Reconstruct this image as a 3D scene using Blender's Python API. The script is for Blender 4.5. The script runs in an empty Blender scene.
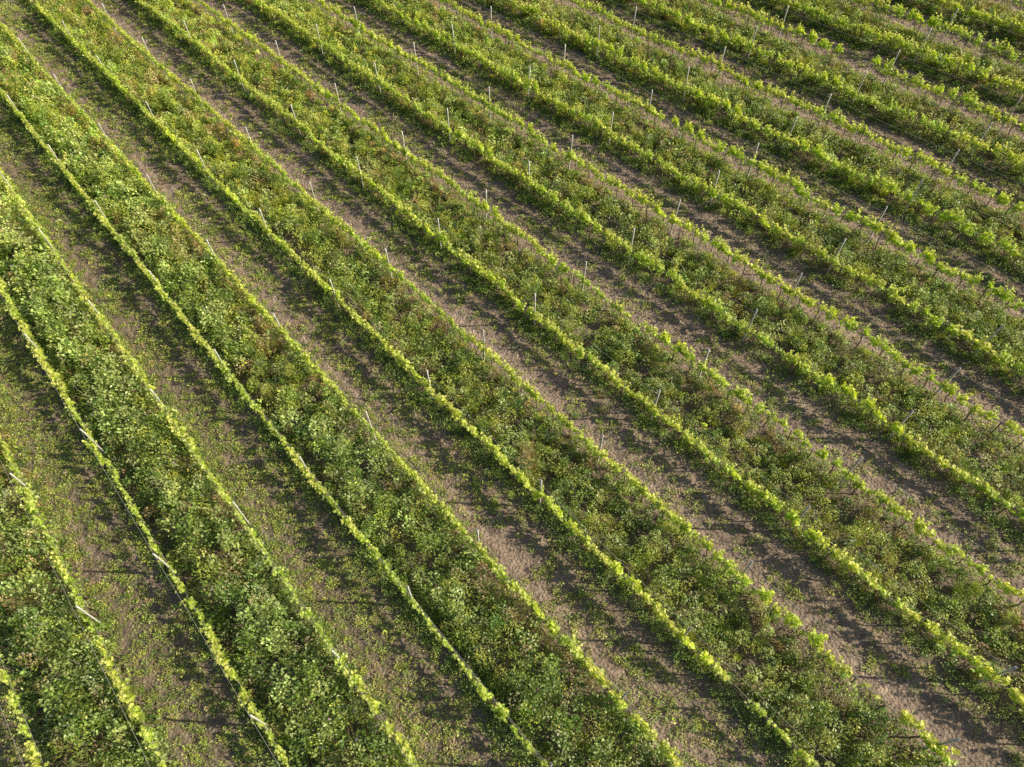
import bpy, math, random
import numpy as np

rng = np.random.default_rng(11)
random.seed(11)
scene = bpy.context.scene
COL = scene.collection

# ------------------------------------------------------------------ hillside frame
# rows run along V, cross-row direction is U, N is the normal of the gently rising slope
U = np.array([0.74627374, 0.66307378, 0.05838373])
V = np.array([-0.66148346, 0.74854213, -0.0460903])
N = np.array([-0.07426396, -0.00422389, 0.99722967])
S = 2.4                                   # row spacing
D_BASE = 2.4 / 0.127177011 + 0.95         # drone height over the slope
U0 = -0.466433794 * (2.4 / 0.127177011) - 0.05
CAM = np.array([0, 0, D_BASE / N[2]])
ORG = CAM - D_BASE * N
PITCH = math.radians(55.046)
FPX = 683.11

def W(u, v, h=0.0):
    u, v, h = np.asarray(u, float), np.asarray(v, float), np.asarray(h, float)
    return ORG + u[..., None] * U + v[..., None] * V + h[..., None] * N

def project(p):
    q = p - CAM
    up = q[..., 1] * math.sin(PITCH) + q[..., 2] * math.cos(PITCH)
    fw = q[..., 1] * math.cos(PITCH) - q[..., 2] * math.sin(PITCH)
    return 512 + FPX * q[..., 0] / fw, 383.5 - FPX * up / fw, fw

def in_view(u, v, h=0.5, m=90):
    x, y, d = project(W(u, v, np.full(np.shape(u), h)))
    return (x > -m) & (x < 1024 + m) & (y > -m) & (y < 767 + m)

from mathutils import Matrix
FRAME = Matrix(((U[0], V[0], N[0], ORG[0]), (U[1], V[1], N[1], ORG[1]),
                (U[2], V[2], N[2], ORG[2]), (0, 0, 0, 1)))

def vnoise(x, y, seed=0):
    """smooth value noise in 0..1"""
    xi, yi = np.floor(x).astype(np.int64), np.floor(y).astype(np.int64)
    fx, fy = x - xi, y - yi
    fx, fy = fx * fx * (3 - 2 * fx), fy * fy * (3 - 2 * fy)
    def h(a, b):
        n = (a * 374761393 + b * 668265263 + seed * 974634771) & 0x7fffffff
        n = ((n ^ (n >> 13)) * 1274126177) & 0x7fffffff
        return ((n ^ (n >> 16)) & 0xffff) / 65535.0
    a = h(xi, yi) * (1 - fx) + h(xi + 1, yi) * fx
    b = h(xi, yi + 1) * (1 - fx) + h(xi + 1, yi + 1) * fx
    return a * (1 - fy) + b * fy

def fbm(x, y, seed=0, oct=3):
    t, a, s = 0, 0.5, 0
    for i in range(oct):
        t = t + a * vnoise(x * 2 ** i, y * 2 ** i, seed + i * 17); s += a; a *= 0.55
    return t / s

# ------------------------------------------------------------------ helpers
ORD = ('zeroth first second third fourth fifth sixth seventh eighth ninth tenth eleventh twelfth thirteenth fourteenth '
       'fifteenth sixteenth seventeenth eighteenth nineteenth twentieth twenty-first twenty-second twenty-third '
       'twenty-fourth twenty-fifth').split()

def tag(o, label, cat, group=None, kind=None):
    o['label'] = label; o['category'] = cat
    if group: o['group'] = group
    if kind: o['kind'] = kind
    return o

def mesh_obj(name, me, parent=None, loc=None):
    o = bpy.data.objects.new(name, me)
    COL.objects.link(o)
    if parent is not None: o.parent = parent
    if loc is not None: o.location = loc
    return o

def build_mesh(name, verts, sizes, loops, mats, col=None, midx=None, smooth=False):
    """verts (n,3), polygons given by sizes and the flat list of their loops"""
    me = bpy.data.meshes.new(name)
    verts = np.ascontiguousarray(verts, np.float32)
    sizes = np.asarray(sizes, np.int32); loops = np.asarray(loops, np.int32)
    me.vertices.add(len(verts)); me.vertices.foreach_set('co', verts.ravel())
    me.loops.add(len(loops)); me.loops.foreach_set('vertex_index', loops)
    me.polygons.add(len(sizes))
    st = np.zeros(len(sizes), np.int32); st[1:] = np.cumsum(sizes)[:-1]
    me.polygons.foreach_set('loop_start', st)
    if midx is not None: me.polygons.foreach_set('material_index', np.asarray(midx, np.int32))
    if smooth: me.polygons.foreach_set('use_smooth', np.ones(len(sizes), bool))
    if col is not None:
        a = me.attributes.new('tint', 'FLOAT_COLOR', 'POINT')
        c4 = np.ones((len(verts), 4), np.float32); c4[:, :3] = col
        a.data.foreach_set('color', c4.ravel())
    for m in mats: me.materials.append(m)
    me.update(calc_edges=True)
    return me

def quads_mesh(name, q, col, mats):
    """q (n,4,3) loose quads, col (n,3)"""
    n = len(q)
    return build_mesh(name, q.reshape(-1, 3), np.full(n, 4), np.arange(n * 4), mats, np.repeat(col, 4, 0))

def tube(path, rad, sides=6):
    path = np.asarray(path, float); n = len(path)
    rad = np.broadcast_to(np.asarray(rad, float), (n,))
    t = np.gradient(path, axis=0); t /= np.linalg.norm(t, axis=1)[:, None]
    ref = np.array([0.37, 0.81, 0.2]) if abs(t[0][2]) > 0.5 else np.array([0, 0.1, 1.0])
    a = np.cross(t, ref); a /= np.linalg.norm(a, axis=1)[:, None]; b = np.cross(t, a)
    ang = np.arange(sides) * 2 * math.pi / sides
    v = path[:, None] + rad[:, None, None] * (np.cos(ang)[None, :, None] * a[:, None] + np.sin(ang)[None, :, None] * b[:, None])
    v = v.reshape(-1, 3); loops = []; sizes = []
    for i in range(n - 1):
        for k in range(sides):
            k2 = (k + 1) % sides
            loops += [i * sides + k, i * sides + k2, (i + 1) * sides + k2, (i + 1) * sides + k]; sizes.append(4)
    loops += list(range(sides))[::-1]; sizes.append(sides)
    loops += [(n - 1) * sides + k for k in range(sides)]; sizes.append(sides)
    return v, sizes, loops

class Geo:
    def __init__(s): s.v = []; s.s = []; s.l = []; s.c = []; s.m = []; s.n = 0
    def add(s, v, sizes, loops, col, mi=0):
        v = np.asarray(v, float)
        s.v.append(v); s.s += list(sizes); s.l.append(np.asarray(loops, np.int64) + s.n); s.n += len(v)
        c = np.asarray(col, float)
        s.c.append(np.broadcast_to(c, (len(v), 3))); s.m += [mi] * len(sizes)
    def arrays(s):
        return np.concatenate(s.v), np.array(s.s), np.concatenate(s.l), np.concatenate(s.c), np.array(s.m)
    def mesh(s, name, mats, smooth=False):
        v, z, l, c, m = s.arrays()
        return build_mesh(name, v, z, l, mats, c, m, smooth)

# ------------------------------------------------------------------ materials
def leaf_material(name, trans=0.35, rough=0.55, gloss=0.05, warm=(1.25, 1.25, 0.55)):
    m = bpy.data.materials.new(name); m.use_nodes = True
    nt = m.node_tree; nt.nodes.clear(); nn = nt.nodes.new; ln = nt.links.new
    out = nn('ShaderNodeOutputMaterial')
    at = nn('ShaderNodeAttribute'); at.attribute_name = 'tint'
    tc = nn('ShaderNodeTexCoord')
    no = nn('ShaderNodeTexNoise'); no.inputs['Scale'].default_value = 23; no.inputs['Detail'].default_value = 2
    ln(tc.outputs['Object'], no.inputs['Vector'])
    mr = nn('ShaderNodeMapRange'); mr.inputs['To Min'].default_value = 0.7; mr.inputs['To Max'].default_value = 1.3
    ln(no.outputs['Fac'], mr.inputs['Value'])
    mul = nn('ShaderNodeVectorMath'); mul.operation = 'SCALE'
    ln(at.outputs['Color'], mul.inputs[0]); ln(mr.outputs['Result'], mul.inputs['Scale'])
    d = nn('ShaderNodeBsdfDiffuse'); ln(mul.outputs['Vector'], d.inputs['Color'])
    tw = nn('ShaderNodeVectorMath'); tw.operation = 'MULTIPLY'; tw.inputs[1].default_value = warm
    ln(mul.outputs['Vector'], tw.inputs[0])
    t = nn('ShaderNodeBsdfTranslucent'); ln(tw.outputs['Vector'], t.inputs['Color'])
    mx = nn('ShaderNodeMixShader'); mx.inputs[0].default_value = trans
    ln(d.outputs[0], mx.inputs[1]); ln(t.outputs[0], mx.inputs[2])
    g = nn('ShaderNodeBsdfGlossy'); g.inputs['Roughness'].default_value = rough
    g.inputs['Color'].default_value = (0.9, 0.95, 1, 1)
    mx2 = nn('ShaderNodeMixShader'); mx2.inputs[0].default_value = gloss
    ln(mx.outputs[0], mx2.inputs[1]); ln(g.outputs[0], mx2.inputs[2])
    ln(mx2.outputs[0], out.inputs['Surface'])
    return m

def plain_material(name, c1, c2, scale=20, rough=0.8, metal=0.0, bump=0.2, stretch=(1, 1, 1)):
    m = bpy.data.materials.new(name); m.use_nodes = True
    nt = m.node_tree; b = nt.nodes['Principled BSDF']; nn = nt.nodes.new; ln = nt.links.new
    tc = nn('ShaderNodeTexCoord'); mp = nn('ShaderNodeMapping'); mp.inputs['Scale'].default_value = stretch
    ln(tc.outputs['Object'], mp.inputs['Vector'])
    no = nn('ShaderNodeTexNoise'); no.inputs['Scale'].default_value = scale; no.inputs['Detail'].default_value = 5
    ln(mp.outputs['Vector'], no.inputs['Vector'])
    cr = nn('ShaderNodeValToRGB'); cr.color_ramp.elements[0].position = 0.3; cr.color_ramp.elements[1].position = 0.7
    cr.color_ramp.elements[0].color = (*c1, 1); cr.color_ramp.elements[1].color = (*c2, 1)
    ln(no.outputs['Fac'], cr.inputs['Fac']); ln(cr.outputs['Color'], b.inputs['Base Color'])
    b.inputs['Roughness'].default_value = rough; b.inputs['Metallic'].default_value = metal
    bp = nn('ShaderNodeBump'); bp.inputs['Strength'].default_value = bump; bp.inputs['Distance'].default_value = 0.01
    ln(no.outputs['Fac'], bp.inputs['Height']); ln(bp.outputs['Normal'], b.inputs['Normal'])
    return m

def soil_material():
    m = bpy.data.materials.new('vineyard_soil'); m.use_nodes = True
    nt = m.node_tree; b = nt.nodes['Principled BSDF']; nn = nt.nodes.new; ln = nt.links.new
    tc = nn('ShaderNodeTexCoord')
    at = nn('ShaderNodeAttribute'); at.attribute_name = 'tint'
    def noise(scale, det, rough=0.6):
        n = nn('ShaderNodeTexNoise'); n.inputs['Scale'].default_value = scale
        n.inputs['Detail'].default_value = det; n.inputs['Roughness'].default_value = rough
        ln(tc.outputs['Object'], n.inputs['Vector']); return n
    fine, mid = noise(16, 6, 0.7), noise(3.1, 4)
    vo = nn('ShaderNodeTexVoronoi'); vo.inputs['Scale'].default_value = 11
    ln(tc.outputs['Object'], vo.inputs['Vector'])
    cr = nn('ShaderNodeValToRGB'); e = cr.color_ramp.elements
    e[0].position = 0.30; e[0].color = (0.145, 0.110, 0.092, 1)
    e[1].position = 0.72; e[1].color = (0.58, 0.465, 0.385, 1)
    x = e.new(0.5); x.color = (0.320, 0.247, 0.205, 1)
    mx = nn('ShaderNodeMath'); mx.operation = 'MULTIPLY_ADD'; mx.inputs[1].default_value = 0.45
    ln(mid.outputs['Fac'], mx.inputs[0])
    m2 = nn('ShaderNodeMath'); m2.operation = 'MULTIPLY'; m2.inputs[1].default_value = 0.55
    ln(fine.outputs['Fac'], m2.inputs[0]); ln(m2.outputs[0], mx.inputs[2])
    ln(mx.outputs[0], cr.inputs['Fac'])
    # the tint attribute: colour multiplier painted by alley (mossy, dry, damp soil)
    mul = nn('ShaderNodeMix'); mul.data_type = 'RGBA'; mul.blend_type = 'MULTIPLY'; mul.inputs['Factor'].default_value = 1
    ln(cr.outputs['Color'], mul.inputs[6]); ln(at.outputs['Color'], mul.inputs[7])
    ln(mul.outputs[2], b.inputs['Base Color'])
    b.inputs['Roughness'].default_value = 0.95; b.inputs['Specular IOR Level'].default_value = 0.15
    ad = nn('ShaderNodeMath'); ad.operation = 'ADD'
    ln(fine.outputs['Fac'], ad.inputs[0]); ln(vo.outputs['Distance'], ad.inputs[1])
    bp = nn('ShaderNodeBump'); bp.inputs['Strength'].default_value = 0.9; bp.inputs['Distance'].default_value = 0.05
    ln(ad.outputs[0], bp.inputs['Height']); ln(bp.outputs['Normal'], b.inputs['Normal'])
    return m

M_VINE = leaf_material('vine_leaf', trans=0.45, gloss=0.05, warm=(1.3, 1.25, 0.5))
M_WEED = leaf_material('cover_crop_leaf', trans=0.34, gloss=0.045, rough=0.45)
M_LOW = leaf_material('low_weed_leaf', trans=0.3, gloss=0.06)
M_BARK = plain_material('vine_bark', (0.10, 0.075, 0.055), (0.26, 0.21, 0.16), 60, 0.9, 0, 0.6, (1, 1, 0.2))
M_STEEL = plain_material('galvanised_steel', (0.62, 0.62, 0.61), (0.82, 0.82, 0.80), 30, 0.5, 0.1, 0.05)
M_WIRE = plain_material('weathered_wire', (0.45, 0.43, 0.40), (0.66, 0.64, 0.60), 40, 0.5, 0.2, 0.0)
M_SOIL = soil_material()

# ------------------------------------------------------------------ layout data (metres along the row)
KMIN, KMAX = -1, 24
VJ = {-2: -10.0, -1: -4.34, 0: 1.23, 1: 6.80, 2: 12.42, 3: 18.20, 4: 23.75, 5: 29.42, 6: 35.05, 7: 40.95, 8: 46.5, 9: 52.2}
def post_v(k, j):
    return VJ[j] - 0.085 * (k - 10) + (0.06 * math.sin(k * 7.3 + j * 3.1))
def row_u(k): return U0 + k * S
# bays where vines are missing: row, from, to
GAPS = [(13, 16.3, 17.3), (17, 12.4, 14.0), (6, -0.9, 0.2), (7, -3.2, -1.9), (9, 9.5, 10.2), (5, 3.1, 3.5)]
def in_gap(k, v): return any(g == k and a <= v <= b for g, a, b in GAPS)

# ------------------------------------------------------------------ ground
def soil_height(u, v):
    h = 0.030 * (fbm(u * 1.6, v * 1.1, 3) - 0.5) + 0.085 * (fbm(u * 5.5, v * 4.5, 9, 2) - 0.5)
    r = (u - U0) / S - np.floor((u - U0) / S)
    par = np.floor((u - U0) / S).astype(int) % 2
    bare = par == 1
    rut = np.exp(-((r - 0.27) / 0.07) ** 2) + np.exp(-((r - 0.75) / 0.07) ** 2)
    h = h - np.where(bare, 0.035 * rut, 0)
    h = h + 0.03 * (np.exp(-(r / 0.1) ** 2) + np.exp(-((r - 1) / 0.1) ** 2))
    return h

def make_ground():
    def axis(lo, hi, step):
        a = np.arange(lo, hi, step)
        far = np.array([1, 3, 8, 20, 60, 180, 420.0])
        return np.concatenate([lo - far[::-1], a, hi + far])
    us, vs = axis(-16, 48, 0.085), axis(-12, 58, 0.085)
    uu, vv = np.meshgrid(us, vs, indexing='ij')
    hh = soil_height(uu, vv)
    out = (uu < -16) | (uu > 48) | (vv < -12) | (vv > 58)
    hh = np.where(out, 0, hh)
    P = np.stack([uu, vv, hh], -1).reshape(-1, 3)
    nu, nv = len(us), len(vs)
    i = np.arange(nu * nv).reshape(nu, nv)
    q = np.stack([i[:-1, :-1], i[1:, :-1], i[1:, 1:], i[:-1, 1:]], -1).reshape(-1)
    r = (uu - U0) / S; kk = np.floor(r).astype(int); fr = r - kk
    moss = fbm(uu * 0.45, vv * 0.3, 21)
    dry = np.exp(-((fr - 0.3) / 0.22) ** 2) * (kk % 2 == 1)
    green = np.clip(0.35 + 0.8 * (moss - 0.5) + 0.55 * np.clip((8 - kk) / 6, 0, 1) - 0.5 * dry * (kk > 3), 0, 1)
    green = np.where(kk % 2 == 0, 0.8, green)
    b = 1.0 + 0.35 * dry * (kk > 3) * fbm(uu * 0.7, vv * 0.4, 5) + 0.25 * (fbm(uu * 0.9, vv * 0.9, 31) - 0.5)
    rut = np.exp(-((fr - 0.27) / 0.06) ** 2) + np.exp(-((fr - 0.74) / 0.06) ** 2)
    b = b * (1 + np.where(kk % 2 == 1, 0.16 * rut * (0.4 + fbm(uu * 0.8, vv * 0.25, 71)), 0))
    tint = np.stack([b * (1 - 0.22 * green), b * (1 - 0.17 * green), b * (1 - 0.25 * green)], -1).reshape(-1, 3)
    me = build_mesh('ground', P, np.full(len(q) // 4, 4), q, [M_SOIL], tint, None, True)
    g = mesh_obj('ground', me); g.matrix_world = FRAME
    tag(g, 'bare brown vineyard soil sloping gently under all the rows', 'ground', None, 'structure')

make_ground()

# ------------------------------------------------------------------ leaves in bulk
def leaves(c, size, azim, tilt, roll, aspect=0.55, fold=0.25):
    """folded diamond leaves: c centre of the leaf base, size length; returns quads (n,4,3)"""
    n = len(c)
    tilt = tilt - 0.42 * np.cos(azim + 0.81)          # blades turn their upper face to the sun
    ca, sa, ct, st = np.cos(azim), np.sin(azim), np.cos(tilt), np.sin(tilt)
    d = np.stack([ca * ct, sa * ct, st], -1)
    side = np.stack([-sa, ca, np.zeros(n)], -1)
    up = np.cross(d, side)
    side2 = side * np.cos(roll)[:, None] + up * np.sin(roll)[:, None]
    up2 = np.cross(d, side2)
    w = (size * aspect * 0.5)[:, None]
    L = size[:, None]
    mid = c + d * L * 0.45
    f = (fold * w)
    return np.stack([c, mid - side2 * w + up2 * f, c + d * L, mid + side2 * w + up2 * f], 1)

PAL = np.array([
    (0.300, 0.385, 0.062),    # 0 mid leafy green
    (0.350, 0.445, 0.140),    # 1 pale sage
    (0.400, 0.460, 0.075),    # 2 yellow green
    (0.150, 0.240, 0.040),    # 3 deep green
    (0.420, 0.355, 0.170),    # 4 straw
    (0.310, 0.235, 0.115),    # 5 reddish brown
    (0.480, 0.540, 0.260),    # 6 pale tips
])

def strip_points(k, dens):
    """random clump centres in the strip or alley to the right of row k that the photograph could see"""
    u0, u1 = row_u(k), row_u(k + 1)
    area = (u1 - u0) * 70
    n = int(area * dens)
    u = rng.uniform(u0, u1, n); v = rng.uniform(-12, 58, n)
    m = in_view(u, v)
    return u[m], v[m]

def cover_crop(k):
    u, v = strip_points(k, 23)
    if len(u) < 40: return
    f = (u - row_u(k)) / S
    x, y, dep = project(W(u, v, np.zeros(len(u))))
    # height of the sward: a bushy hedge between the rows, a little lower beside the vines, patchy
    near = np.clip((8.5 - k) / 5, 0, 1)
    tall = np.clip((6.5 - k) / 4, 0, 1)                  # the strips at the lower left stand tallest
    hump = np.clip((f - 0.03 - 0.08 * tall) / (0.05 + 0.20 * tall), 0, 1)
    prof = (0.42 - 0.12 * tall + (0.58 + 0.12 * tall) * hump * hump * (3 - 2 * hump)) * np.clip(1.0 - (f - 0.55 - 0.2 * tall) / (0.8 - 0.3 * tall), 0.42 + 0.2 * np.clip((k - 7) / 4, 0, 1), 1)
    patch = fbm(u * 0.55, v * 0.30, 40)
    h = (0.60 + 0.10 * near + 0.34 * tall + (0.30 + 0.2 * near) * (patch - 0.5)) * prof * rng.choice([0.5, 0.8, 1.02, 1.25], len(u), p=[.3, .25, .28, .17]) * (0.52 - 0.12 * tall + (0.94 + 0.24 * tall) * vnoise(u * 2.5, v * 2.5, 41))
    h = np.clip(h, 0.10, 1.25)
    sp = rng.random(len(u)); pn = fbm(u * 0.5, v * 0.22, 50 + 0, 2); pn2 = fbm(u * 0.8, v * 0.5, 77, 2)
    brown = np.clip((f - 0.55) * 2.2, 0, 1) * np.clip((pn2 - 0.38) * 3.5, 0, 1) * (0.35 if k < 4 else 1.0 if k < 10 else 0.5)
    kind = np.where(sp < 0.30, 0, np.where(sp < 0.30 + (0.14 + 0.20 * tall) * np.clip(1.6 * pn, 0, 1), 1, np.where(sp < 0.72 - 0.12 * tall, 2, np.where(sp < 0.97 - 0.03 * tall, 3, 6))))
    kind = np.where(rng.random(len(u)) < 0.45 * brown + 0.03 + 0.25 * np.clip((fbm(u * 0.7, v * 0.25, 88, 2) - 0.55) * 5, 0, 1), np.where(rng.random(len(u)) < 0.62, 4, 5), kind)
    kind = np.where((rng.random(len(u)) < 0.10 * tall) & (kind < 4), np.where(rng.random(len(u)) < 0.6, 1, 6), kind)
    grass = ((kind == 4) & (rng.random(len(u)) < 0.5)) | ((kind == 2) & (rng.random(len(u)) < 0.12)) | (rng.random(len(u)) < 0.04)
    keep = np.ones(len(u), bool)
    lod = np.clip((dep - 20) / 25, 0, 1)
    Q, C = [], []
    # leafy clumps: a dome of leaves each
    for sel, isg in ((keep & ~grass, False), (keep & grass, True)):
        uu, vv, hh, kk, ll = u[sel], v[sel], h[sel], kind[sel], lod[sel]
        n = len(uu)
        if not n: continue
        base = rng.integers(60, 96, n) if not isg else rng.integers(46, 80, n)
        cnt = np.maximum((base * (1 - 0.45 * ll) * (1 - 0.25 * tall)).astype(int), 10)
        idx = np.repeat(np.arange(n), cnt); m = len(idx)
        R = rng.uniform(0.10, 0.22 + 0.06 * tall, n)[idx] * (0.7 + 0.6 * hh[idx])
        th = rng.uniform(0, 2 * math.pi, m)
        clump_c = PAL[kk] * (1 + np.array([1.22, 1.0, 1.1]) * np.maximum(0.58 * np.clip((vv - 10) / 28, 0, 1), 0.16 * np.clip((k - 5) / 5, 0, 1))[:, None]) * rng.lognormal(0, 0.18 + 0.08 * tall, (n, 1)) * rng.normal(1, 0.05, (n, 3))  # clump colour brightened and warmed up the slope to imitate a hazy glow
        if not isg:
            rr = np.sqrt(rng.random(m)) * R
            hz = hh[idx] * (0.40 + 0.60 * np.sqrt(np.clip(1 - (rr / R) ** 2, 0, 1))) * (1.06 - 0.5 * rng.random(m) ** 2.2)
            c = np.stack([uu[idx] + rr * np.cos(th), vv[idx] + rr * np.sin(th), hz], -1)
            az = th + rng.normal(0, 0.8, m)
            tilt = rng.normal(0.12, 0.42, m)
            big = np.where(kk[idx] == 1, 1.25, np.where(kk[idx] == 3, 1.1, 0.9))
            sz = rng.uniform(0.036, 0.074, m) * (1 + 0.45 * tall) * big * (1 + 0.7 * ll[idx])
            Q.append(leaves(c, sz, az, tilt, rng.normal(0, 0.5, m), 0.58, 0.3))
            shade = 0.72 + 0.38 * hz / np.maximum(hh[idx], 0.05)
        else:
            rr = np.sqrt(rng.random(m)) * R * 0.8
            c = np.stack([uu[idx] + rr * np.cos(th), vv[idx] + rr * np.sin(th), np.full(m, 0.0)], -1)
            L = hh[idx] * rng.uniform(0.5, 1.05, m) + 0.04
            lean = np.abs(rng.normal(0.0, 0.24, m)) + 0.03
            th = rng.uniform(0, 2 * math.pi, m)
            dv = np.stack([np.cos(th) * np.sin(lean), np.sin(th) * np.sin(lean), np.cos(lean)], -1)
            sd = np.stack([-np.sin(th), np.cos(th), np.zeros(m)], -1) * (rng.uniform(0.003, 0.0065, m) * (1 + 1.6 * ll[idx]))[:, None]
            mid = c + dv * (L * 0.6)[:, None]
            out = np.stack([np.cos(th), np.sin(th), np.zeros(m)], -1)
            tip = mid + dv * (L * 0.32)[:, None] + out * (L * 0.22)[:, None] - np.array([0, 0, 0.06]) * L[:, None]
            Q.append(np.stack([c - sd, c + sd, mid + sd, mid - sd], 1))
            Q.append(np.stack([mid - sd, mid + sd, tip + sd * 0.5, tip - sd * 0.5], 1))
            shade = np.ones(m)
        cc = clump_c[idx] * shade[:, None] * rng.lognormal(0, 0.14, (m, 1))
        fl = rng.random(m) < 0.006
        cc[fl] = np.where(rng.random((fl.sum(), 1)) < 0.5, np.array([[0.6, 0.6, 0.5]]), np.array([[0.40, 0.30, 0.45]]))
        C.append(cc)
        if isg: C.append(cc * np.where(rng.random((m, 1)) < 0.5, 1.15, 1.0))
    me = quads_mesh('cover_crop', np.concatenate(Q), np.concatenate(C), [M_WEED])
    o = mesh_obj('cover_crop', me); o.matrix_world = FRAME
    tag(o, 'tall weedy cover crop strip between the %s and %s vine rows from the lower left' % (ORD[k + 1], ORD[k + 2]),
        'cover crop', 'cover crop strips in every second alley', 'stuff')

def alley_weeds(k):
    """low rosettes, short grass and mown straw on the bare alley to the right of odd row k, and along both vine lines"""
    u, v = strip_points(k, 70)
    if len(u) < 40: return
    f = (u - row_u(k)) / S
    dep = project(W(u, v, np.zeros(len(u))))[2]
    left = np.clip((7.5 - k) / 6, 0, 1)
    pn = 0.5 * fbm(u * 0.8, v * 0.45, 91 + k) + 0.5 * fbm(u * 3.2, v * 2.6, 191 + k, 2)
    bare = np.exp(-((f - 0.26) / 0.13) ** 2) + 0.75 * np.exp(-((f - 0.72) / 0.10) ** 2)
    p = 0.47 + 0.36 * left + 3.4 * (pn - 0.5) - (0.62 - 0.50 * left) * bare
    p = p + 0.65 * np.exp(-((f - 0.98) / 0.10) ** 2) + 0.25 * np.exp(-(f / 0.06) ** 2)
    m = rng.random(len(u)) < np.clip(p, 0.05, 0.95)
    u, v, f, dep = u[m], v[m], f[m], dep[m]
    n = len(u)
    edge = np.exp(-((f - 1.0) / 0.14) ** 2) + 0.6 * np.exp(-(f / 0.08) ** 2)
    h = (0.035 + 0.06 * rng.random(n)) + edge * rng.uniform(0.05, 0.22, n) * (0.55 if k >= 7 else 1.0)
    kind = np.where(edge > 0.35, rng.choice([0, 3, 3], n), rng.choice([0, 3, 2, 2, 0, 1, 4], n))
    lod = np.clip((dep - 20) / 25, 0, 1)
    cnt = (rng.integers(10, 26, n) * (1 - 0.35 * lod) * (1 + 1.3 * edge)).astype(int) + 3
    idx = np.repeat(np.arange(n), cnt); M = len(idx)
    th = rng.uniform(0, 2 * math.pi, M)
    R = rng.uniform(0.05, 0.13, n)[idx] * (1 + 0.5 * edge[idx])
    rr = np.sqrt(rng.random(M)) * R
    base = soil_height(u, v)[idx]
    c = np.stack([u[idx] + rr * np.cos(th), v[idx] + rr * np.sin(th), base + h[idx] * rng.uniform(0.15, 1, M)], -1)
    sz = rng.uniform(0.03, 0.065, M) * (1 + 0.5 * lod[idx])
    q1 = leaves(c, sz, th + rng.normal(0, 0.7, M), rng.normal(0.2, 0.35, M), rng.normal(0, 0.4, M), 0.55, 0.25)
    cc = PAL[kind] * rng.lognormal(0.12, 0.26, (n, 1))
    c1 = cc[idx] * rng.lognormal(0, 0.14, (M, 1))
    # mown straw lying flat
    su, sv = strip_points(k, 95)
    sf = (su - row_u(k)) / S
    sm = rng.random(len(su)) < np.clip(0.25 + 0.6 * fbm(su * 1.3, sv * 0.8, 7), 0, 1)
    su, sv = su[sm], sv[sm]; ns = len(su)
    a = rng.uniform(0, math.pi, ns); L = rng.uniform(0.03, 0.12, ns); wd = rng.uniform(0.004, 0.011, ns)
    d = np.stack([np.cos(a), np.sin(a), rng.normal(0.05, 0.12, ns)], -1) * (L / 2)[:, None]
    sd = np.stack([-np.sin(a), np.cos(a), rng.normal(0, 0.3, ns)], -1) * wd[:, None]
    c0 = np.stack([su, sv, soil_height(su, sv) + rng.uniform(0.012, 0.035, ns)], -1)
    q2 = np.stack([c0 - d - sd, c0 + d - sd, c0 + d + sd, c0 - d + sd], 1)
    c2 = np.array([0.33, 0.27, 0.19]) * rng.lognormal(-0.1, 0.3, (ns, 1))
    me = quads_mesh('alley_weeds', np.concatenate([q1, q2]), np.concatenate([c1, c2]), [M_LOW])
    o = mesh_obj('alley_weeds', me); o.matrix_world = FRAME
    tag(o, 'low weeds and mown straw on bare alley between %s and %s vine rows from lower left' % (ORD[k + 1] if k >= 0 else 'zeroth', ORD[k + 2]),
        'weeds', 'low weeds in the bare alleys', 'stuff')
    if k < 0: o['label'] = 'low weeds on bare soil in the lower left corner, outside the first vine row'

for k in range(KMIN, KMAX):
    if k % 2 == 0: cover_crop(k)
    else: alley_weeds(k)

# ------------------------------------------------------------------ grapevines
def vine_leaf(c, az, tilt, roll, s):
    """one lobed leaf of two folded halves"""
    half = np.array([(0, 0), (0.30, -0.10), (0.40, 0.22), (0.52, 0.48), (0.26, 0.60), (0.20, 0.86), (0, 1.0)])
    r = np.concatenate([half, half[1:-1][::-1] * [-1, 1]])
    p = np.zeros((len(r), 3)); p[:, 0] = r[:, 1]; p[:, 1] = r[:, 0]
    p[:, 2] = 0.28 * np.abs(r[:, 0]) - 0.22 * r[:, 1] ** 2
    p *= s
    cr, sr = math.cos(roll), math.sin(roll)
    p = p @ np.array([[1, 0, 0], [0, cr, sr], [0, -sr, cr]])
    ct, st = math.cos(tilt), math.sin(tilt)
    p = p @ np.array([[ct, 0, st], [0, 1, 0], [-st, 0, ct]])
    ca, sa = math.cos(az), math.sin(az)
    p = p @ np.array([[ca, sa, 0], [-sa, ca, 0], [0, 0, 1]])
    return p + c, [7, 7], [0, 1, 2, 3, 4, 5, 6, 0, 6, 7, 8, 9, 10, 11]

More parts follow.
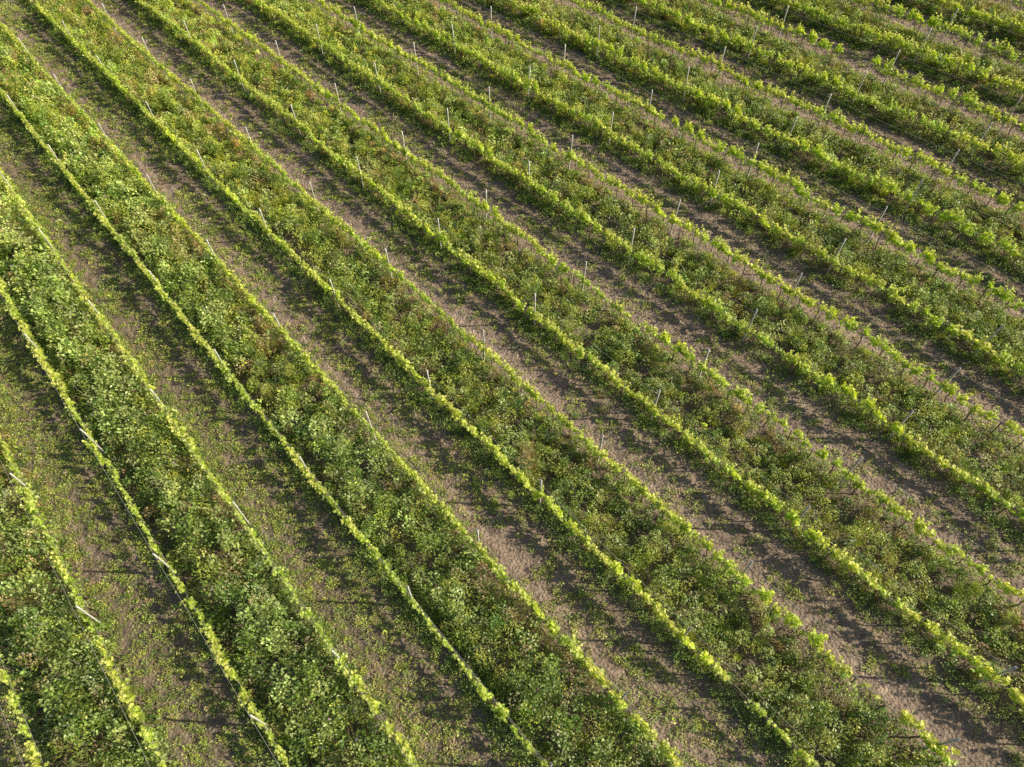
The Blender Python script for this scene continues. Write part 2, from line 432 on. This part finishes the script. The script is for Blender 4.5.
def vine_proto(seed, dens):
    r = random.Random(seed)
    tr, co, fo = Geo(), Geo(), Geo()
    hue = np.array([r.uniform(0.93, 1.03), r.uniform(0.96, 1.03), r.uniform(0.8, 1.4)]) * r.uniform(0.92, 1.06)
    bx, by = r.uniform(-0.05, 0.05), r.uniform(-0.03, 0.03)
    path = [(0, 0, -0.06), (bx * 0.6 + r.uniform(-.02, .02), by, 0.2), (bx + r.uniform(-.03, .03), by * 0.5, 0.45), (bx * 0.7, 0, 0.66), (bx * 0.3, 0, 0.745)]
    tr.add(*tube(path, [0.027, 0.022, 0.020, 0.019, 0.016], 7), (1, 1, 1))
    xs = np.linspace(-0.40, 0.42, 9)
    cp = [(x, r.uniform(-.015, .015), 0.75 + r.uniform(-.02, .02) + 0.015 * math.sin(x * 8)) for x in xs]
    co.add(*tube(cp, np.linspace(0.011, 0.008, 9), 6), (1, 1, 1))
    n_sh = int(round(10.5 * dens)) + (2 if dens else 1); spread = r.uniform(0.30, 0.42); cx = r.uniform(-0.06, 0.06)
    spurs = [cx + spread * q + r.uniform(-0.05, 0.05) for q in ((-0.8, 0.8) if r.random() < 0.45 else (-0.95, 0.0, 0.95))]
    for i in range(n_sh):
        x0 = spurs[i % len(spurs)] + r.gauss(0, 0.095)
        ln_ = r.choice([r.uniform(0.10, 0.26), r.uniform(0.20, 0.38), r.uniform(0.30, 0.52)])
        lx, ly = r.gauss(0, 0.20), r.gauss(0, 0.24)
        p = np.array([(x0 + lx * ln_ * t, ly * ln_ * t + 0.03 * math.sin(t * 5 + seed), 0.76 + ln_ * t * (1 - 0.12 * t)) for t in np.linspace(0, 1, 5)])
        fo.add(*tube(p, np.linspace(0.005, 0.003, 5), 4), (0.16, 0.17, 0.05), 0)
        nl = int(ln_ * 25) + 2
        for j in range(nl):
            t = (j + 0.3) / nl
            c = np.array([np.interp(t, np.linspace(0, 1, 5), p[:, a]) for a in range(3)])
            az = r.uniform(0, 2 * math.pi)
            s = r.uniform(0.095, 0.150) * (1 - 0.48 * t)
            c = c + np.array([math.cos(az), math.sin(az), 0.2]) * r.uniform(0.0, 0.035)
            young = t
            col = np.array([0.580, 0.720, 0.075]) * (1 - young) + np.array([0.860, 0.900, 0.220]) * young
            fo.add(*vine_leaf(c, az, r.gauss(0.05, 0.55), r.gauss(0, 0.5), s), col * hue * r.lognormvariate(0, 0.17), 0)
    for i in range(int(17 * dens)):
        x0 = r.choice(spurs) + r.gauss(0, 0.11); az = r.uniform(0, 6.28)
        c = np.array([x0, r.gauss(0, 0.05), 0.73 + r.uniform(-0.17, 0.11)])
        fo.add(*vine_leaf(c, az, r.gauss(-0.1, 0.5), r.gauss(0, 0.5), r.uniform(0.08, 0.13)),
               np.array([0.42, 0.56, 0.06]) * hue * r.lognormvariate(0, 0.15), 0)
    return tr, co, fo

PROTOS = []
for i, dens in enumerate([1.15, 1.0, 0.9, 1.05, 0.8, 0.95, 1.2, 0.62, 0.50, 0.68, 0.0, 0.85, 1.1, 0.72, 1.0]):
    g = vine_proto(100 + i, dens)
    PROTOS.append((g, g[0].mesh('trunk', [M_BARK], True), g[1].mesh('cordon', [M_BARK], True), g[2].mesh('foliage', [M_VINE])))

vines = []
for k in range(KMIN, KMAX + 1):
    slots = []
    for j in sorted(VJ)[:-1]:
        a, b = post_v(k, j), post_v(k, j + 1)
        slots += [a + (i + 0.5) * (b - a) / 7 for i in range(7)]
    for v in slots:
        v += rng.normal(0, 0.03)
        gap = in_gap(k, v)
        if gap and k > 8: continue
        if not in_view(np.array(row_u(k)), np.array(v), 0.8, 70): continue
        x, y, d = project(W(np.array(row_u(k)), np.array(v), np.array(0.95)))
        seen = k >= 0 and -12 < x < 1036 and -12 < y < 779
        vines.append(dict(k=k, v=v, d=float(d), seen=seen, gap=gap, x=float(x), y=float(y)))
cand = sorted([w for w in vines if w['seen']], key=lambda w: w['d'])[:296]
single = set(id(w) for w in cand)
def visible_posts(k):
    out = []
    for j in sorted(VJ):
        v = post_v(k, j)
        x, y, d = project(W(np.array(row_u(k)), np.array(v), np.array(1.5)))
        if -4 < x < 1028 and -4 < y < 771: out.append((j, v))
    return out
VP = {k: visible_posts(k) for k in range(KMIN, KMAX + 1)}

def vine_label(w):
    ps = VP[w['k']]; row = ORD[w['k'] + 1]
    mates = sorted(q['v'] for q in vines if q['k'] == w['k'] and q['seen'])
    below = [i for i, (j, v) in enumerate(ps) if v <= w['v']]
    if not ps:
        n = sum(1 for q in mates if q <= w['v'])
        return 'lime green grapevine in %s row from lower left, %s vine up from frame bottom' % (row, ORD[n])
    if below:
        i = below[-1]; n = sum(1 for q in mates if ps[i][1] < q <= w['v'])
        return '%s grapevine, %s row from lower left, %s vine beyond its %s post' % (w['look'], row, ORD[n], ORD[i + 1])
    n = sum(1 for q in mates if w['v'] <= q < ps[0][1])
    return '%s grapevine, %s row from lower left, %s vine before its first post' % (w['look'], row, ORD[n])

far = []
vrng = random.Random(5)
rotF = FRAME.to_3x3()
for w in vines:
    thin = fbm(np.array([w['k'] * 3.7]), np.array([w['v'] * 0.35]), 60)[0]
    lo = thin < 0.33 or (w['k'] <= 4 and w['d'] < 24 and vrng.random() < 0.75)
    pi = vrng.choice([7, 8, 9, 4, 13]) if lo else vrng.choice([0, 1, 2, 3, 5, 6, 4, 11, 12, 13, 14])
    if w['gap']: pi = 10
    w['look'] = 'nearly bare' if pi == 10 else 'sparse lime green' if pi in (7, 8) else 'leafy lime green'
    flip = vrng.random() < 0.5
    sc = vrng.uniform(0.9, 1.1); sz = vrng.uniform(0.80, 1.16) if not lo else vrng.uniform(0.84, 1.05)
    u = row_u(w['k']) + vrng.gauss(0, 0.025)
    rz = math.pi / 2 + (math.pi if flip else 0) + vrng.gauss(0, 0.03)
    T = FRAME @ Matrix.Translation((u, w['v'], 0.0)) @ Matrix.Rotation(rz, 4, 'Z') @ Matrix.Diagonal((sc, sc * vrng.uniform(0.6, 0.9) if lo else sc * vrng.uniform(0.8, 1.15), sz, 1))
    if id(w) in single:
        e = bpy.data.objects.new('grape_vine', None); e.empty_display_size = 0.2
        COL.objects.link(e); e.matrix_world = T
        g, m1, m2, m3 = PROTOS[pi]
        mesh_obj('trunk', m1, e); mesh_obj('cordon', m2, e); mesh_obj('foliage', m3, e)
        tag(e, vine_label(w), 'grapevine', 'grapevines of the %s row from the lower left' % ORD[w['k'] + 1])
    else:
        far.append((pi, np.array(T)))

Vv, Ss, Ll, Cc, Mm = [], [], [], [], []; off = 0
cache = [[g.arrays() for g in P[0]] for P in PROTOS]
for pi, T in far:
    for part in range(3):
        v, z, l, c, m = cache[pi][part]
        Vv.append(v @ T[:3, :3].T + T[:3, 3]); Ss.append(z); Ll.append(l + off); off += len(v)
        Cc.append(c); Mm.append(m + (0 if part < 2 else 1))
if far:
    me = build_mesh('distant_grapevines', np.concatenate(Vv), np.concatenate(Ss), np.concatenate(Ll), [M_BARK, M_VINE], np.concatenate(Cc), np.concatenate(Mm))
    o = mesh_obj('distant_grapevines', me)
    tag(o, 'lime green grapevines in the far upper stretches of the rows, past the near ones', 'grapevines', None, 'stuff')

# ------------------------------------------------------------------ posts
def post_mesh(seed):
    """galvanised C-profile trellis post with hook notches along both flanges"""
    r = random.Random(seed); g = Geo()
    H = 1.79 + r.uniform(-0.03, 0.03)
    prof = [(-0.023, 0.020), (-0.023, -0.020), (0.023, -0.020), (0.023, 0.020), (0.010, 0.020), (0.010, 0.016),
            (0.019, 0.016), (0.019, -0.0165), (-0.019, -0.0165), (-0.019, 0.016), (-0.010, 0.016), (-0.010, 0.020)]
    n = len(prof); zs = [-0.25, 0.3, 0.9, 1.4, H]
    v = [(x, y, z) for z in zs for x, y in prof]; loops = []; sizes = []
    for i in range(len(zs) - 1):
        for k in range(n):
            k2 = (k + 1) % n
            loops += [i * n + k, i * n + k2, (i + 1) * n + k2, (i + 1) * n + k]; sizes.append(4)
    loops += [(len(zs) - 1) * n + k for k in range(n)]; sizes.append(n)
    g.add(v, sizes, loops, (1, 1, 1))
    for sx in (-1, 1):                      # wire hooks punched out of the flanges
        z = 0.35
        while z < H - 0.05:
            x0, x1 = sx * 0.024, sx * 0.030
            b = [(x, y, zz) for zz in (z, z + 0.028) for x, y in ((x0, -0.008), (x1, -0.008), (x1, 0.008), (x0, 0.008))]
            g.add(b, [4] * 6, [0, 3, 2, 1, 4, 5, 6, 7, 0, 1, 5, 4, 1, 2, 6, 5, 2, 3, 7, 6, 3, 0, 4, 7], (1, 1, 1))
            z += 0.12
    return g.mesh('trellis_post', [M_STEEL])

POSTS = [post_mesh(i) for i in range(4)]
prng = random.Random(8)
for k in range(KMIN, KMAX + 1):
    vis = [j for j, v in VP[k]]
    for j in sorted(VJ):
        v = post_v(k, j)
        if not in_view(np.array(row_u(k)), np.array(v), 0.9, 40): continue
        if j not in vis or k < 0: continue
        p = W(np.array(row_u(k) + prng.gauss(0, 0.02)), np.array(v), np.array(0.0))
        o = mesh_obj('trellis_post', prng.choice(POSTS), None, p)
        o.rotation_euler = (prng.gauss(0, 0.018), prng.gauss(0, 0.018), math.atan2(V[1], V[0]) + prng.gauss(0, 0.12))
        n = vis.index(j) + 1
        tag(o, 'thin grey steel post in %s row from lower left, %s post up from frame bottom' % (ORD[k + 1], ORD[n]),
            'trellis post', 'grey trellis posts along the vine rows')

# ------------------------------------------------------------------ wires
for k in range(KMIN, KMAX + 1):
    vis = [v for v in np.arange(-12, 58, 0.5) if in_view(np.array(row_u(k)), np.array(v), 0.9, 60)]
    if k < 0 or len(vis) < 4 or not in_view(np.full(len(vis), row_u(k)), np.array(vis), 0.9, 0).any(): continue
    a, b = min(vis), max(vis)
    n = int((b - a) / 0.7) + 2
    vv = np.linspace(a, b, n)
    for hgt, what in ((0.765, 'lower trellis wire carrying the vine canes along the %s row from lower left'),
                      (1.62, 'upper trellis wire near the post tops along the %s row from lower left')):
        # sag a little between posts
        ps = np.array([post_v(k, j) for j in sorted(VJ)])
        near = np.abs(vv[:, None] - ps[None]).min(1)
        sag = -0.03 * np.clip(near / 2.8, 0, 1)
        uu = np.full(n, row_u(k) + 0.036)
        path = np.stack([uu, vv, hgt + sag], -1)
        t, z, l = tube(path, 0.0055 if hgt < 1 else 0.0042, 5)
        g = Geo(); g.add(t, z, l, (1, 1, 1))
        o = mesh_obj('trellis_wire', g.mesh('trellis_wire', [M_WIRE], True)); o.matrix_world = FRAME
        tag(o, what % ORD[k + 1], 'wire', 'trellis wires strung along the rows')

# ------------------------------------------------------------------ light, sky, camera
SUN_EL, SUN_AZ = math.radians(33), math.radians(-4)     # azimuth from +X
wd = bpy.data.worlds.new('World'); scene.world = wd; wd.use_nodes = True
nt = wd.node_tree; bg = nt.nodes['Background']
sky = nt.nodes.new('ShaderNodeTexSky'); sky.sky_type = 'NISHITA'; sky.sun_disc = False
sky.sun_elevation = SUN_EL; sky.sun_rotation = math.pi / 2 - SUN_AZ
sky.dust_density = 2.0
nt.links.new(sky.outputs['Color'], bg.inputs['Color']); bg.inputs['Strength'].default_value = 0.082

sl = bpy.data.lights.new('sun', 'SUN'); sl.energy = 5.0; sl.angle = math.radians(0.6); sl.color = (1.0, 0.87, 0.62)
so = bpy.data.objects.new('sun', sl); COL.objects.link(so)
from mathutils import Vector
d = Vector((math.cos(SUN_EL) * math.cos(SUN_AZ), math.cos(SUN_EL) * math.sin(SUN_AZ), math.sin(SUN_EL)))
so.rotation_euler = d.to_track_quat('Z', 'Y').to_euler(); so.location = (20, -5, 30)

cd = bpy.data.cameras.new('camera'); cd.sensor_width = 36; cd.lens = FPX / 1024 * 36; cd.clip_end = 3000
co = bpy.data.objects.new('camera', cd); COL.objects.link(co)
co.location = CAM; co.rotation_euler = (math.pi / 2 - PITCH, 0, 0)
scene.camera = co
scene.view_settings.view_transform = 'Standard'; scene.view_settings.look = 'None'; scene.view_settings.exposure = 0
scene.cycles.max_bounces = 6; scene.cycles.transparent_max_bounces = 4
scene.cycles.use_denoising = False
